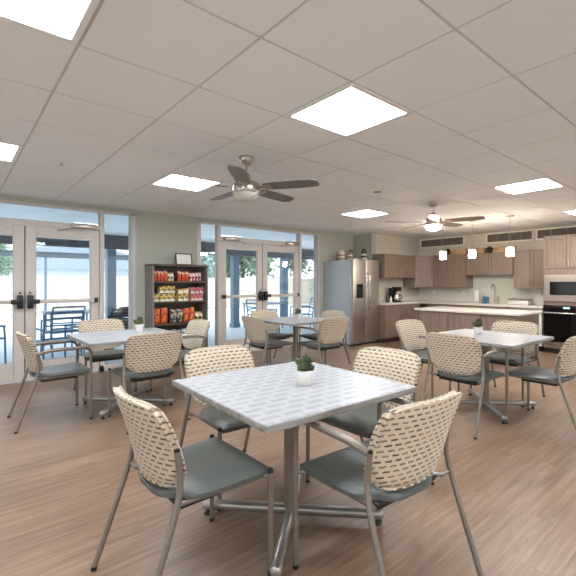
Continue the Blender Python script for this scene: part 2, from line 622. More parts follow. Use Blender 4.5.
def door_leaf(n, x0, x1, hinge):
    """hinge = -1 hinge side at x0, +1 at x1"""
    r = sroot('door_%d' % n, (x0, YW + .01, 0))
    w = x1 - x0
    st = .115
    m = MB()
    a, b = .004, w - .004
    m.box(a, 0, .012, a + st, .045, 2.035, .003, 1)
    m.box(b - st, 0, .012, b, .045, 2.035, .003, 1)
    m.box(a + st, 0, 1.905, b - st, .045, 2.035, .003, 1)
    m.box(a + st, 0, .012, b - st, .045, .25, .003, 1)
    m.build('leaf_frame', M['frame'], r)
    MB().box(a + st, .02, .25, b - st, .026, 1.905).build('glass_pane', M['glass'], r, smooth=False)
    g = MB()
    for q in ((a + st, .25, a + st + .01, 1.905), (b - st - .01, .25, b - st, 1.905), (a + st, .25, b - st, .26), (a + st, 1.895, b - st, 1.905)):
        g.box(q[0], .012, q[1], q[2], .034, q[3])
    g.build('gasket', M['framecool'], r, smooth=False)
    if hinge > 0:
        MB().box(-.004, -.003, .012, .004, .04, 2.035).build('gap_shade', M['black'], r, smooth=False)  # added black strip for the shade in the gap between the leaves
    # push bar
    p = MB()
    p.box(.05, -.062, 1.02, w - .05, -.03, 1.07, .008)
    p.build('push_bar', M['frame'], r)
    k = MB()
    hx = .06 if hinge < 0 else w - .06
    k.box(hx - .025, -.066, 1.012, hx + .025, 0, 1.078, .006)
    k.build('bar_end_cap', M['black'], r)
    lx = w - .055 if hinge < 0 else .055
    l = MB()
    l.box(lx - .032, -.07, .955, lx + .032, 0, 1.13, .008)
    sgn = -1 if hinge < 0 else 1
    l.box(min(lx, lx + sgn * .10), -.085, 1.015, max(lx, lx + sgn * .10), -.05, 1.075, .008)
    l.lathe([(0, .02), (.012, .02), (.012, 0), (0, 0)], 10, (lx, -.03, 1.15))
    l.build('latch', M['black'], r)
    # closer on the header with its arm
    c = MB()
    cx = .21 if hinge < 0 else w - .21
    c.box(cx - .16, -.085, 2.05, cx + .16, -.012, 2.12, .012)
    cl = c.build('door_closer', M['nickel'], r)
    am = MB()
    e = cx + (.12 if hinge < 0 else -.12)
    am.tube([(cx, -.045, 2.06), (cx, -.045, 2.04)], .012, 8)
    am.tube([(cx, -.045, 2.042), (e, -.14, 2.042)], .009, 6)
    am.tube([(e, -.14, 2.042), (e + (.2 if hinge < 0 else -.2), -.014, 2.01)], .009, 6)
    am.build('closer_arm', M['nickel'], cl)
    return r

window_unit(1, UA[0], UA[1], -.17, .73, 1.63, 0, 0)
door_leaf(1, -.17, .73, -1)
door_leaf(2, .73, 1.63, 1)
window_unit(2, UB[0], UB[1], 3.60, 4.51, 5.43, 0, 0)
door_leaf(3, 3.60, 4.51, -1)
door_leaf(4, 4.51, 5.43, 1)

# ------------------------------------------------------------------ ceiling lights, fans, small ceiling fittings
def panel(x, y, label):
    t = thing('ceiling_light', label, 'ceiling light', (x + T / 2, y + T / 2, H), 0, 'square ceiling light panels')
    f = MB()
    a, b = T / 2 - .008, T / 2 - .038
    for q in ((-a, -a, a, -b), (-a, b, a, a), (-a, -b, -b, b), (b, -b, a, b)):
        f.box(q[0], q[1], -.008, q[2], q[3], .010, .002, 1)
    f.build('frame', M['white'], t)
    MB().box(-b, -b, -.002, b, b, .008).build('diffuser', M['panel'], t, smooth=False)
    return t
PL = ['square ceiling light panel cut by the upper left corner of the photo',
      'large bright square ceiling light panel nearest above the front table',
      'bright square ceiling light panel over the table by the kitchen',
      'square ceiling light panel cut by the right edge before the ovens',
      'square ceiling light panel cut by the left edge above the left doors',
      'square ceiling light panel behind the left fan, above the bookcase',
      'square ceiling light panel nearest the refrigerator']
for (x, y), l in zip(PANELS[:7] , PL):
    panel(x, y, l)
for (x, y) in PANELS[8:]:  # unseen panels, added to light the room
    panel(x, y, 'added square ceiling light panel behind the camera, out of the photo')

def fan(x, y, phase, label, bm, bowl):
    t = thing('ceiling_fan', label, 'ceiling fan', (x, y, H), phase, 'ceiling fans')
    MB().lathe([(0, 0), (.065, 0), (.068, -.012), (.05, -.055), (.03, -.07), (0, -.07)], 24).build('canopy', M['nickel'], t)
    MB().tube([(0, 0, -.06), (0, 0, -.18)], .012, 12).build('downrod', M['nickel'], t)
    MB().lathe([(.014, -.14), (.03, -.15), (.042, -.2), (.06, -.215), (.10, -.225), (.115, -.245), (.118, -.30), (.112, -.318), (.105, -.33), (0, -.33)], 32).build('motor_housing', M['nickel'], t)
    MB().lathe([(.112, -.322), (.104, -.35), (.075, -.378), (.035, -.392), (0, -.396)], 28).build('light_bowl', bowl, t)
    for k in range(5):
        b = MB()
        th = .006
        pts = [(.17, -.055), (.24, -.066), (.45, -.074), (.6, -.07), (.655, -.052), (.665, 0), (.655, .052), (.6, .07), (.45, .074), (.24, .066), (.17, .055)]
        b.prism(pts, -th / 2, th / 2)
        R = Matrix.Rotation(k * 2 * PI / 5, 4, 'Z') @ Matrix.Translation((0, 0, -.272)) @ Matrix.Rotation(math.radians(-11), 4, 'X')
        b.xform(R)
        bl = b.build('blade', bm, t, angle=30)
        i = MB()
        i.box(.10, -.022, -.006, .21, .022, .0005 - .002, .002, 1)
        i.box(.18, -.045, -.008, .24, .045, -.003, .002, 1)
        i.xform(R)
        i.build('blade_bracket', M['nickel'], bl)
    return t
fan(X0 + 2.5 * T, Y0 + 2.5 * T, math.radians(-58), 'brushed nickel ceiling fan with dark blades above the left tables', M['blade'], M['bowl'])
fan(X0 + 7.5 * T, Y0 + 2.5 * T, math.radians(-76), 'brushed nickel ceiling fan with lit bowl near the kitchen pendants', M['bladelit'], M['bowlon'])
sm = thing('smoke_detector', 'round pale smoke detector on the ceiling between the two fans', 'smoke detector', (X0 + 5.5 * T, Y0 + 2.5 * T, H))
MB().lathe([(0, 0), (.07, 0), (.072, -.012), (.058, -.034), (0, -.038)], 24).build('housing', M['ventframe'], sm)
MB().lathe([(.045, -.036), (.05, -.038), (.045, -.043), (.02, -.044), (0, -.044)], 24).build('sensor_grille', M['vent'], sm)
def sprinkler(x, y, label):
    sp = thing('sprinkler_head', label, 'sprinkler', (x, y, H), 0, 'ceiling sprinklers')
    MB().lathe([(0, 0), (.035, 0), (.036, -.004), (.012, -.008), (0, -.008)], 20).build('escutcheon', M['ventframe'], sp)
    MB().lathe([(0, -.006), (.008, -.006), (.007, -.026), (.016, -.028), (.016, -.031), (0, -.031)], 12).build('deflector', M['nickel'], sp)
sprinkler(.77, 4.27, 'small sprinkler head in the ceiling before the left doors')
sprinkler(3.46, 4.25, 'small sprinkler head in the ceiling right of the left fan')

# ------------------------------------------------------------------ dining chairs
def back_grid(W, Hh, zc, front, nx=20, ny=14):
    pass

BW, BH, BZ = .248, .176, .656   # half width, half height, centre height of the backrest
def back_pt(u, v, off):
    kx, ky = (.085, .13) if v > 0 else (.15, .20)
    x = BW * u * (1 - kx * abs(v) ** 5) * (1.0 + .03 * v)
    z = BZ + BH * v * (1 - ky * abs(u) ** 5)
    lean = -.192 - .050 * v - .014 * v * v
    y = lean + .048 * u * u + off
    return Vector((x, y, z))

def make_backrest(root):
    m = MB()
    bm = m.bm
    uvl = bm.loops.layers.uv.new('UVMap')
    nx, ny = 24, 16
    grids = []
    for side in (1, -1):
        g = []
        for j in range(ny + 1):
            row = []
            for i in range(nx + 1):
                u, v = -1 + 2 * i / nx, -1 + 2 * j / ny
                e = max(abs(u), abs(v))
                th = .013 + .012 * (1 - e ** 6)
                row.append(bm.verts.new(back_pt(u, v, side * th)))
            g.append(row)
        grids.append(g)
    def face(vs):
        f = bm.faces.new(vs)
        for l in f.loops:
            c = l.vert.co
            l[uvl].uv = (c.x + .5, c.z)
        return f
    for g in grids:
        for j in range(ny):
            for i in range(nx):
                face((g[j][i], g[j][i + 1], g[j + 1][i + 1], g[j + 1][i]))
    def border(g):
        return [g[0][i] for i in range(nx)] + [g[j][nx] for j in range(ny)] + [g[ny][i] for i in range(nx, 0, -1)] + [g[j][0] for j in range(ny, 0, -1)]
    a, b = border(grids[0]), border(grids[1])
    for i in range(len(a)):
        face((a[i], a[(i + 1) % len(a)], b[(i + 1) % len(a)], b[i]))
    o = m.build('backrest', M['fabric'], root, angle=75)
    p = MB()
    us = [(-1 + 2 * i / nx, -1) for i in range(nx)] + [(1, -1 + 2 * j / ny) for j in range(ny)] + [(1 - 2 * i / nx, 1) for i in range(nx)] + [(-1, 1 - 2 * j / ny) for j in range(ny)]
    for s in (1, -1):
        p.tube([back_pt(u * 1.004, v * 1.004, s * .0135) for u, v in us], .0055, 6, True)
    uvp = p.bm.loops.layers.uv.new('UVMap')
    for f in p.bm.faces:
        for l in f.loops:
            l[uvp].uv = (l.vert.co.x + .5 + l.vert.co.z * .7, l.vert.co.z)
    p.build('piping', M['fabric'], o)
    return o

def make_seat(root):
    m = MB()
    nx, ny = 18, 18
    top, bot = [], []
    def sp(u, v, z):
        hw = .258 - .022 * (1 - v) * .5
        x = u * hw * (1 - (.03 if v > 0 else .32) * abs(v) ** 4)
        y = .068 + v * .238 * (1 - (.035 if v > 0 else .25) * abs(u) ** 4)
        return Vector((x, y, z))
    for j in range(ny + 1):
        rt, rb = [], []
        for i in range(nx + 1):
            u, v = -1 + 2 * i / nx, -1 + 2 * j / ny
            e = max(abs(u), abs(v))
            zt = .462 + .010 * (1 - e ** 5) - .012 * e ** 14 - .012 * (1 - (abs(v - .1)) ** 2) * (1 - u * u) + (.006 * v if v > 0 else 0)
            rt.append(m.bm.verts.new(sp(u, v, zt)))
            rb.append(m.bm.verts.new(sp(u * .985, v * .985, .432)))
        top.append(rt)
        bot.append(rb)
    for g in (top, bot):
        for j in range(ny):
            for i in range(nx):
                m.bm.faces.new((g[j][i], g[j][i + 1], g[j + 1][i + 1], g[j + 1][i]))
    def border(g):
        return [g[0][i] for i in range(nx)] + [g[j][nx] for j in range(ny)] + [g[ny][i] for i in range(nx, 0, -1)] + [g[j][0] for j in range(ny, 0, -1)]
    a, b = border(top), border(bot)
    for i in range(len(a)):
        m.bm.faces.new((a[i], a[(i + 1) % len(a)], b[(i + 1) % len(a)], b[i]))
    m.build('seat', M['seat'], root, angle=60)
    p = MB()
    p.box(-.195, -.12, .408, .205, .25, .434, .008)
    p.box(-.18, -.10, .386, .18, .19, .410, .006)
    p.build('seat_pan', M['black'], root)

LR = .0125
def make_chair(label, arms, group):
    t = thing('dining_chair', label, 'chair', (0, 0, 0), 0, group)
    make_seat(t)
    make_backrest(t)
    for s in (-1, 1):
        # rear leg runs from the floor up the side of the backrest
        f = MB()
        f.tube([(s * .275, -.30, .008), (s * .268, -.175, .36)] + arc((s * .266, -.15, .44), (s * .261, -.130, .505), (s * .258, -.132, .56), 5) + [(s * .255, -.142, .655)], LR)
        lg = f.build('leg', M['tube'], t)
        MB().tube([(s * .275, -.3005, 0), (s * .275, -.298, .016)], .0138, 10).build('glide', M['black'], lg)
        MB().tube([(s * .255, -.1418, .652), (s * .255, -.143, .664)], .0115, 10).build('upright_cap', M['black'], lg)
        # front leg
        f = MB()
        if arms:
            f.tube([(s * .282, .285, .008), (s * .282, .285, .60)] + arc((s * .282, .285, .61), (s * .282, .288, .672), (s * .282, .215, .680), 7)[1:] + [(s * .282, .16, .681)], LR)
        else:
            f.tube([(s * .268, .285, .008), (s * .268, .285, .452)], LR)
        lg = f.build('leg', M['tube'], t)
        xx = s * (.282 if arms else .268)
        MB().tube([(xx, .285, 0), (xx, .285, .016)], .0138, 10).build('glide', M['black'], lg)
        if not arms:
            MB().lathe([(0, .470), (.009, .468), (.0132, .460), (.0132, .450), (0, .450)], 12, (xx, .285, 0)).build('leg_cap', M['black'], lg)
        else:
            a = MB()
            a.tube([(s * .282, .20, .683), (s * .284, .05, .684)] + arc((s * .282, -.04, .682), (s * .277, -.09, .674), (s * .262, -.138, .655), 5), [.0135, .0165, .0165, .0165, .016, .015, .0145, .0135])
            a.build('armrest', M['tube'], t)
        r = MB()
        r.tube([(xx, .285, .436), (s * .235, .262, .430), (s * .222, .1, .424), (s * .205, -.10, .424), (s * .225, -.135, .432), (s * .266, -.143, .442)], .010, 8)
        r.build('side_rail', M['tube'], t)
    c = MB()
    c.tube([(-.222, .12, .420), (.222, .12, .420)], .009, 8)
    c.tube([(-.206, -.09, .420), (.206, -.09, .420)], .009, 8)
    c.build('cross_rail', M['tube'], t)
    return t

FACE = {'+y': 0, '-y': PI, '+x': -PI / 2, '-x': PI / 2}
T1, T2, T3, T4 = (1.41, 1.71), (4.17, 1.92), (1.42, 4.47), (3.90, 4.65)
GA, GN = 'dining chairs with arms', 'dining chairs without arms'
armed = make_chair('dash-patterned dining chair with metal arms, nearest the camera on the right of the front table', True, GA)
plainc = make_chair('armless dash-patterned dining chair with grey-green seat, at the left corner of the front table', False, GN)
armed.location = (1.445, 1.105, 0)
armed.rotation_euler = (0, 0, math.radians(-3))
plainc.location = (.785, 1.715, 0)
plainc.rotation_euler = (0, 0, FACE['+x'] - math.radians(0))
dup(plainc, (1.42, 2.33, 0), PI + math.radians(0), 'armless patterned dining chair on the far left side of the front table, facing us', GN)
dup(plainc, (2.03, 1.69, 0), PI / 2, 'armless patterned dining chair on the far right side of the front table, facing us', GN)
CH = [
    # table by the kitchen
    (armed, (3.57, 1.86), '+x', 'armed dining chair seen from behind at the near side of the table by the kitchen'),
    (armed, (4.78, 1.95), '-x', 'cream armed dining chair on the island side of the table by the kitchen'),
    (plainc, (4.16, 1.31), '+y', 'dining chair with dark seat cut by the right edge of the photo'),
    (plainc, (4.20, 2.66), '-y', 'pale dining chair on the far left of the kitchen table, before the base cabinets'),
    # table by the left doors
    (armed, (.72, 4.505), '+x', 'dining chair with arms in profile before the left glass doors'),
    (plainc, (1.42, 3.88), '+y', 'armless dining chair seen from behind at the near side of the left table'),
    (plainc, (1.40, 5.22), '-y', 'dining chair behind the left table, back against the left glass doors'),
    (armed, (2.09, 4.56), '-x', 'white-lit dining chair right of the left table, in front of the bookcase'),
    # table by the far doors
    (plainc, (3.30, 4.62), '+x', 'dining chair seen from behind left of the table by the far doors'),
    (armed, (3.90, 4.01), '+y', 'dining chair seen from behind right of the far table, near the refrigerator'),
    (plainc, (4.50, 4.66), '-x', 'dining chair facing us right of the far table, mostly behind its neighbour'),
    (plainc, (3.90, 5.27), '-y', 'dining chair facing us behind the far table, against the far doors'),
]
for src, (x, y), d, lab in CH:
    dup(src, (x, y, 0), FACE[d] + math.radians(random.uniform(-2, 2)), lab, GA if src is armed else GN)

# ------------------------------------------------------------------ tables and their plants
def make_table(label):
    t = thing('dining_table', label, 'table', (0, 0, 0), 0, 'square dining tables')
    s = .478
    MB().box(-s + .004, -s + .004, .714, s - .004, s - .004, .742, .003, 1).build('tabletop', M['lam'], t)
    e = MB()
    for k in range(4):
        b = MB()
        b.box(-s, s - .008, .712, s, s + .002, .7405, .003, 2)
        b.xform(Matrix.Rotation(k * PI / 2, 4, 'Z'))
        me = bpy.data.meshes.new('tmp')
        b.bm.to_mesh(me)
        b.bm.free()
        e.bm.from_mesh(me)
        bpy.data.meshes.remove(me)
    e.build('edge_band', M['edge'], t)
    MB().tube([(0, 0, .06), (0, 0, .71)], .038, 20).build('column', M['tube'], t)
    p = MB()
    for a in (PI / 4, 3 * PI / 4):
        b = MB()
        b.box(-.27, -.022, .692, .27, .022, .714, .003, 1)
        b.xform(Matrix.Rotation(a, 4, 'Z'))
        me = bpy.data.meshes.new('tmp')
        b.bm.to_mesh(me)
        b.bm.free()
        p.bm.from_mesh(me)
        bpy.data.meshes.remove(me)
    p.build('support_bracket', M['tube'], t)
    for k in range(4):
        R = Matrix.Rotation(PI / 4 + k * PI / 2, 4, 'Z')
        f = MB()
        f.box(.0, -.027, .032, .50, .027, .078, .018, 3)
        f.xform(R)
        fo = f.build('base_foot', M['base'], t)
        g = MB()
        g.lathe([(0, 0), (.018, 0), (.02, .006), (.012, .014), (.008, .034), (0, .034)], 12, (.47, 0, 0))
        g.xform(R)
        g.build('glide', M['black'], fo)
    return t
tb = make_table('white woven-pattern square dining table in front, with a potted succulent')
tb.location = (T1[0] - .006, T1[1] + .004, 0)
tb.rotation_euler = (0, 0, math.radians(-2.0))
dup(tb, T2 + (0,), math.radians(-1), 'grey square dining table nearest the kitchen island', 'square dining tables')
dup(tb, T3 + (0,), math.radians(0), 'square dining table before the left glass doors', 'square dining tables')
dup(tb, T4 + (0,), math.radians(1), 'square dining table before the far glass doors and refrigerator', 'square dining tables')

def make_plant(label, seed):
    random.seed(seed)
    t = thing('potted_succulent', label, 'plant', (0, 0, 0), 0, 'potted succulents on the tables')
    MB().lathe([(0, 0), (.037, 0), (.040, .004), (.0445, .072), (.0445, .078), (.0405, .078), (.039, .066), (0, .066)], 28).build('pot', M['pot'], t)
    MB().lathe([(.0395, .064), (.02, .070), (0, .071)], 16).build('soil', M['soil'], t)
    m = MB()
    for k in range(26):
        a = random.uniform(0, 2 * PI)
        rr = random.uniform(0, .03)
        tilt = rr / .03 * random.uniform(.3, .8)
        hgt = random.uniform(.035, .085) * (1.1 - tilt * .4)
        base = Vector((rr * .8 * math.cos(a), rr * .8 * math.sin(a), .066))
        d = Vector((math.sin(tilt) * math.cos(a), math.sin(tilt) * math.sin(a), math.cos(tilt)))
        m.tube([base, base + d * hgt * .5, base + d * hgt], [.002, .0025, .0015], 5)
        side = d.orthogonal().normalized()
        for q in range(9):
            f = .3 + .7 * q / 8
            ang = q * 2.4 + a
            dirv = (Matrix.Rotation(ang, 3, d) @ side)
            p0 = base + d * hgt * f
            ll = random.uniform(.013, .021)
            p2 = p0 + dirv * ll + d * ll * .7
            m.tube([p0, p0 + (p2 - p0) * .55, p2], [.0025, .0062, .0012], 5)
    m.build('foliage', M['succ'], t)
    return t
pl = make_plant('leafy succulent in a white pot on the front table', 3)
pl.location = (1.44, 1.645, .742)
dup(pl, (4.26, 2.04, .742), 1.0, 'small succulent in a white pot on the table by the kitchen')
dup(pl, (1.62, 4.70, .742), 2.0, 'small succulent in a white pot on the table by the left doors')
dup(pl, (3.98, 4.68, .742), 3.0, 'small succulent in a white pot on the table by the far doors')
random.seed(11)

# ------------------------------------------------------------------ bookcase with snacks
bx0, bx1, by0, by1, bz1 = 2.27, 3.18, 6.02, 6.335, 1.575
bk = thing('bookcase', 'dark walnut bookcase stocked with snack packets between the two glass doorways', 'bookcase', (bx0, by0, 0))
BWd, BD = bx1 - bx0, by1 - by0
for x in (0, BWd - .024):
    MB().box(x, 0, 0, x + .024, BD, bz1 - .03, .002, 1).build('side_panel', M['litside_baseboard'], bk)
MB().box(-.008, -.008, bz1 - .03, BWd + .008, BD, bz1, .003, 1).build('top_panel', M['walnut'], bk)
MB().box(.024, BD - .012, .06, BWd - .024, BD, bz1 - .03).build('back_panel', M['walnut'], bk, smooth=False)
SH = [.08, .345, .665, 1.005, 1.315]
for z in SH:
    MB().box(.024, .006, z - .026, BWd - .024, BD - .012, z, .002, 1).build('shelf', M['walnut'], bk)
MB().box(.024, .01, 0, BWd - .024, .03, .054).build('kick_board', M['walnut'], bk, smooth=False)

def bag_mesh(w, d, h):
    m = MB()
    n = 9
    rows = []
    for j in range(n + 1):
        v = j / n
        e = math.sin(PI * min(max(v, .0), 1)) ** .55
        th = d / 2 * (.12 + .88 * e)
        ww = w / 2 * (1 - .07 * e)
        ring = []
        for k in range(16):
            a = 2 * PI * k / 16
            c, s = math.cos(a), math.sin(a)
            ring.append(m.bm.verts.new((ww * math.copysign(abs(c) ** .7, c), th * math.copysign(abs(s) ** .8, s), h * v)))
        rows.append(ring)
    for a, b in zip(rows, rows[1:]):
        for k in range(16):
            m.bm.faces.new((a[k], a[(k + 1) % 16], b[(k + 1) % 16], b[k]))
    m.bm.faces.new(rows[0][::-1])
    m.bm.faces.new(rows[-1])
    m.box(-w / 2, -.003, h - .014, w / 2, .003, h + .004)
    return m
def carton_mesh(w, d, h):
    m = MB()
    m.box(-w / 2, -d / 2, 0, w / 2, d / 2, h, .003, 1)
    m.box(-w / 2 + .004, -d / 2 - .0012, h * .2, w / 2 - .004, -d / 2, h * .75)
    return m
SNW = {'bag': 'packet', 'box': 'carton'}
def snacks(kind, mat, z, xs, w, d, h, label, group, depth=.10):
    src = None
    for x in xs:
        hh = h * random.uniform(.94, 1.06)
        if src is None:
            me = (bag_mesh if kind == 'bag' else carton_mesh)(w, d, h)
            src = me.build('snack_bag' if kind == 'bag' else 'snack_box', M[mat])
            o = src
        else:
            o = src.copy()
            COL.objects.link(o)
        tag(o, label, 'snack', group)
        o.location = (bx0 + x, by0 + depth + random.uniform(-.01, .01), z)
        o.rotation_euler = (0, 0, random.uniform(-.08, .08))
        o.scale = (1, 1, hh / h)
z = SH[4]
snacks('bag', 'red', z, [.07, .125, .18, .235], .052, .05, .155, 'slim red snack packet in the left row on the top shelf of the bookcase', 'red packets at the left of the top shelf')
snacks('bag', 'yellow', z, [.295, .345], .048, .05, .14, 'pale yellow snack packet ending the left row on the top shelf of the bookcase', 'pale packets on the top shelf')
snacks('bag', 'red', z, [.46, .52, .58], .058, .05, .16, 'red snack packet in the middle of the right row on the top shelf', 'red packets at the right of the top shelf')
snacks('bag', 'pink', z, [.645, .70, .755, .81], .052, .05, .135, 'pinkish snack packet at the right end of the top shelf', 'pink packets on the top shelf')
z = SH[3]
snacks('box', 'yellow', z, [.08, .165, .25, .33], .078, .11, .12, 'yellow and white carton in the bottom row at the left of the second shelf', 'yellow cartons at the left of the second shelf')
snacks('box', 'yellow', z + .128, [.165, .25, .33], .078, .11, .105, 'yellow and white carton on top of the left cartons on the second shelf', 'upper yellow cartons on the second shelf')
snacks('box', 'yellow', z, [.45, .54], .085, .11, .19, 'tall white and yellow carton in the middle of the second shelf', 'tall cartons on the second shelf')
snacks('box', 'pink', z, [.66, .735, .81], .07, .11, .105, 'pink carton in the bottom row at the right of the second shelf', 'pink cartons on the second shelf')
snacks('box', 'pink', z + .113, [.66, .735, .81], .07, .11, .10, 'pink carton on top of the right cartons on the second shelf', 'upper pink cartons on the second shelf')
z = SH[2]
snacks('bag', 'orange', z, [.10, .21], .105, .09, .235, 'large orange snack bag at the left of the third shelf of the bookcase', 'orange bags at the left of the third shelf')
snacks('bag', 'navy', z, [.36, .46], .098, .09, .21, 'dark snack bag with pale print in the middle of the third shelf', 'dark bags on the third shelf')
snacks('bag', 'orange', z, [.57, .665], .09, .09, .225, 'orange snack bag right of the dark bags on the third shelf', 'orange bags at the right of the third shelf')
snacks('bag', 'yellow', z, [.75, .82], .066, .07, .15, 'short yellow snack bag at the right end of the third shelf', 'yellow bags on the third shelf')
z = SH[1]
snacks('bag', 'green', z, [.09, .18, .27], .085, .08, .2, 'green and yellow snack bag at the left of the fourth shelf', 'green bags on the fourth shelf')
snacks('bag', 'whiteblue', z, [.37, .45, .53], .075, .08, .21, 'white and blue snack bag in the middle of the fourth shelf', 'white bags on the fourth shelf')
fr = thing('picture_frame', 'small dark frame with blank white sheet leaning on top of the bookcase', 'picture frame', (2.84, 6.17, bz1))
fm = MB()
fw, fh = .14, .195
for q in ((-fw, 0, fw, .018), (-fw, fh - .018, fw, fh), (-fw, .018, -fw + .018, fh - .018), (fw - .018, .018, fw, fh - .018)):
    fm.box(q[0], 0, q[1], q[2], .016, q[3], .002, 1)
RX = Matrix.Rotation(math.radians(-9), 4, 'X')
fm.xform(RX)
fm.build('frame_border', M['walnut'], fr)
MB().box(-fw + .016, .006, .016, fw - .016, .012, fh - .016).xform(RX).build('sheet', M['paper'], fr, smooth=False)
MB().tube([(0, .04, .15), (0, .10, .003)], .006, 6).build('easel_strut', M['walnut'], fr)

# ------------------------------------------------------------------ refrigerator and jars
FX0, FX1, FY0, FZ = 6.13, 6.97, 5.50, 1.775
fg = thing('refrigerator', 'stainless side-by-side refrigerator with black dispenser beside the far glass doors', 'refrigerator', (FX0, FY0, 0))
fw = FX1 - FX0
MB().box(0, .075, .03, fw, YW - FY0 - .02, FZ - .015, .004, 1).build('body', M['fridgeside'], fg)
MB().box(.03, .08, 0, fw - .03, .6, .05).build('kick_grille', M['black'], fg, smooth=False)
sp_ = fw * .47
d1 = MB().box(.003, 0, .07, sp_ - .003, .07, FZ, .012, 3).build('door', M['steel'], fg)
d2 = MB().box(sp_ + .003, 0, .07, fw - .003, .07, FZ, .012, 3).build('door', M['steel'], fg)
for d, x in ((d1, sp_ - .045), (d2, sp_ + .045)):
    h = MB()
    h.tube([(x, 0, .72), (x, -.05, .74), (x, -.062, .80), (x, -.066, 1.1), (x, -.062, 1.40), (x, -.05, 1.46), (x, 0, 1.48)], .014, 10)
    h.build('handle', M['chrome'], d)
MB().box(.10, -.006, .98, .30, .004, 1.27, .006).build('dispenser', M['black'], d1)
MB().box(.13, -.009, 1.205, .27, -.004, 1.25, .002, 1).build('display', M['mwglass'], d1)
MB().box(.10, .03, FZ, .2, .12, FZ + .02, .005).build('hinge_cover', M['fridgeside'], fg)
def jar(x, y, r, h, mats, label):
    t = thing('jar', label, 'jar', (x, y, FZ - .015), 0, 'striped jars on the refrigerator')
    MB().lathe([(0, 0), (r, 0), (r * 1.03, .01), (r * 1.03, h * .8), (r * .85, h * .9), (0, h * .9)], 20).build('body', M[mats[0]], t)
    for k in range(2):
        z0 = h * (.15 + .32 * k)
        MB().lathe([(r * 1.03, z0), (r * 1.05, z0 + .004), (r * 1.05, z0 + h * .14), (r * 1.03, z0 + h * .144)], 20).build('band', M[mats[1]], t)
    MB().lathe([(r * .8, h * .88), (r * .82, h * .98), (r * .25, h), (r * .2, h * 1.08), (0, h * 1.1)], 20).build('lid', M[mats[2]], t)
jar(6.42, 6.10, .075, .235, ('cream', 'stripe', 'cream'), 'pale jar with terracotta bands, leftmost on top of the refrigerator')
jar(6.62, 6.02, .055, .24, ('stripe', 'cream', 'kick'), 'terracotta jar with cream bands and dark lid, in the middle on the refrigerator')
jar(6.83, 5.82, .06, .27, ('darkgreen', 'cream', 'kick'), 'dark green jar with cream bands, rightmost on top of the refrigerator')

# ------------------------------------------------------------------ kitchen cabinets
def shaker(w, h, mat, parent, x, z, name='door', knob=None, bar=True):
    m = MB()
    r = .055 if h > .25 and w > .2 else .03
    y0, y1 = -.02, -.001
    m.box(x, y0, z, x + r, y1, z + h, .002, 1)
    m.box(x + w - r, y0, z, x + w, y1, z + h, .002, 1)
    m.box(x + r, y0, z, x + w - r, y1, z + r, .002, 1)
    m.box(x + r, y0, z + h - r, x + w - r, y1, z + h, .002, 1)
    m.box(x + r, y0 + .013, z + r, x + w - r, y1, z + h - r)
    d = m.build(name, mat, parent)
    if knob:
        kx, kz, ori = knob
        k = MB()
        if ori == 'v':
            k.tube([(kx, y0, kz - .055), (kx, y0 - .026, kz - .05), (kx, y0 - .026, kz + .05), (kx, y0, kz + .055)], .005, 8)
        else:
            k.tube([(kx - .055, y0, kz), (kx - .05, y0 - .026, kz), (kx + .05, y0 - .026, kz), (kx + .055, y0, kz)], .005, 8)
        k.build('handle', M['nickel'], d)
    return d

def cabinet(label, loc, rz, w, d, h, ndoors, name='wall_cabinet', kick=False, drawers=0, mat='cab', knobs=True, low=True):
    t = thing(name, label, 'cabinet', loc, rz)
    z0 = .1 if kick else 0
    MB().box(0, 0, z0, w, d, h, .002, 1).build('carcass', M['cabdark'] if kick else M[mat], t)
    if kick:
        MB().box(.0, .06, 0, w, d, .1).build('toe_kick', M['kick'], t, smooth=False)
    dw = (w - .006) / ndoors
    top = h - .006
    if drawers:
        for k in range(ndoors):
            shaker(dw - .006, .13, M[mat], t, .006 + k * dw, h - .136, 'drawer', (.006 + k * dw + dw / 2, h - .07, 'h'))
        top = h - .145
    for k in range(ndoors):
        x = .006 + k * dw
        left = (k % 2 == 0) and ndoors > 1
        kx = x + dw - .034 if left else x + .028
        kz = (z0 + .10) if low else top - .10
        shaker(dw - .006, top - z0 - .006, M[mat], t, x, z0 + .006, 'door', (kx, kz, 'v') if knobs else None)
    return t
RXW = -PI / 2
XF = 8.62      # face of the wall cabinets on the right wall
cabinet('small taupe wall cabinet with two doors right of the refrigerator', (7.115, 5.49, 1.40), 0, 1.15, YK - 5.492, .53, 2)
# diagonal corner cabinet
cc = thing('wall_cabinet', 'diagonal corner wall cabinet with one lit door', 'cabinet', (0, 0, 0))
P0, P1 = (8.28, 5.49), (8.62, 5.215)
MB().prism([P0, P1, (XB - .002, 5.215), (XB - .002, YK - .002), (8.28, YK - .002)], 1.18, 1.935).build('carcass', M['cab'], cc, smooth=False)
dl = math.hypot(P1[0] - P0[0], P1[1] - P0[1])
dd = shaker(dl - .02, .735, M['cab'], cc, .01, .01, 'door', (dl - .05, .10, 'v'))
ang = math.atan2(P1[1] - P0[1], P1[0] - P0[0])
dd.matrix_local = Matrix.Translation((P0[0], P0[1], 1.18)) @ Matrix.Rotation(ang, 4, 'Z')
cabinet('tall two-door wall cabinet on the right wall beside the corner cabinet', (XF, 5.21, 1.18), RXW, .815, XB - XF - .002, .755, 2)
cabinet('short two-door wall cabinet above the sink', (XF, 4.385, 1.455), RXW, .985, XB - XF - .002, .475, 2)
cabinet('narrow two-door wall cabinet beside the oven tower', (XF, 3.39, 1.18), RXW, .63, XB - XF - .002, .755, 2)
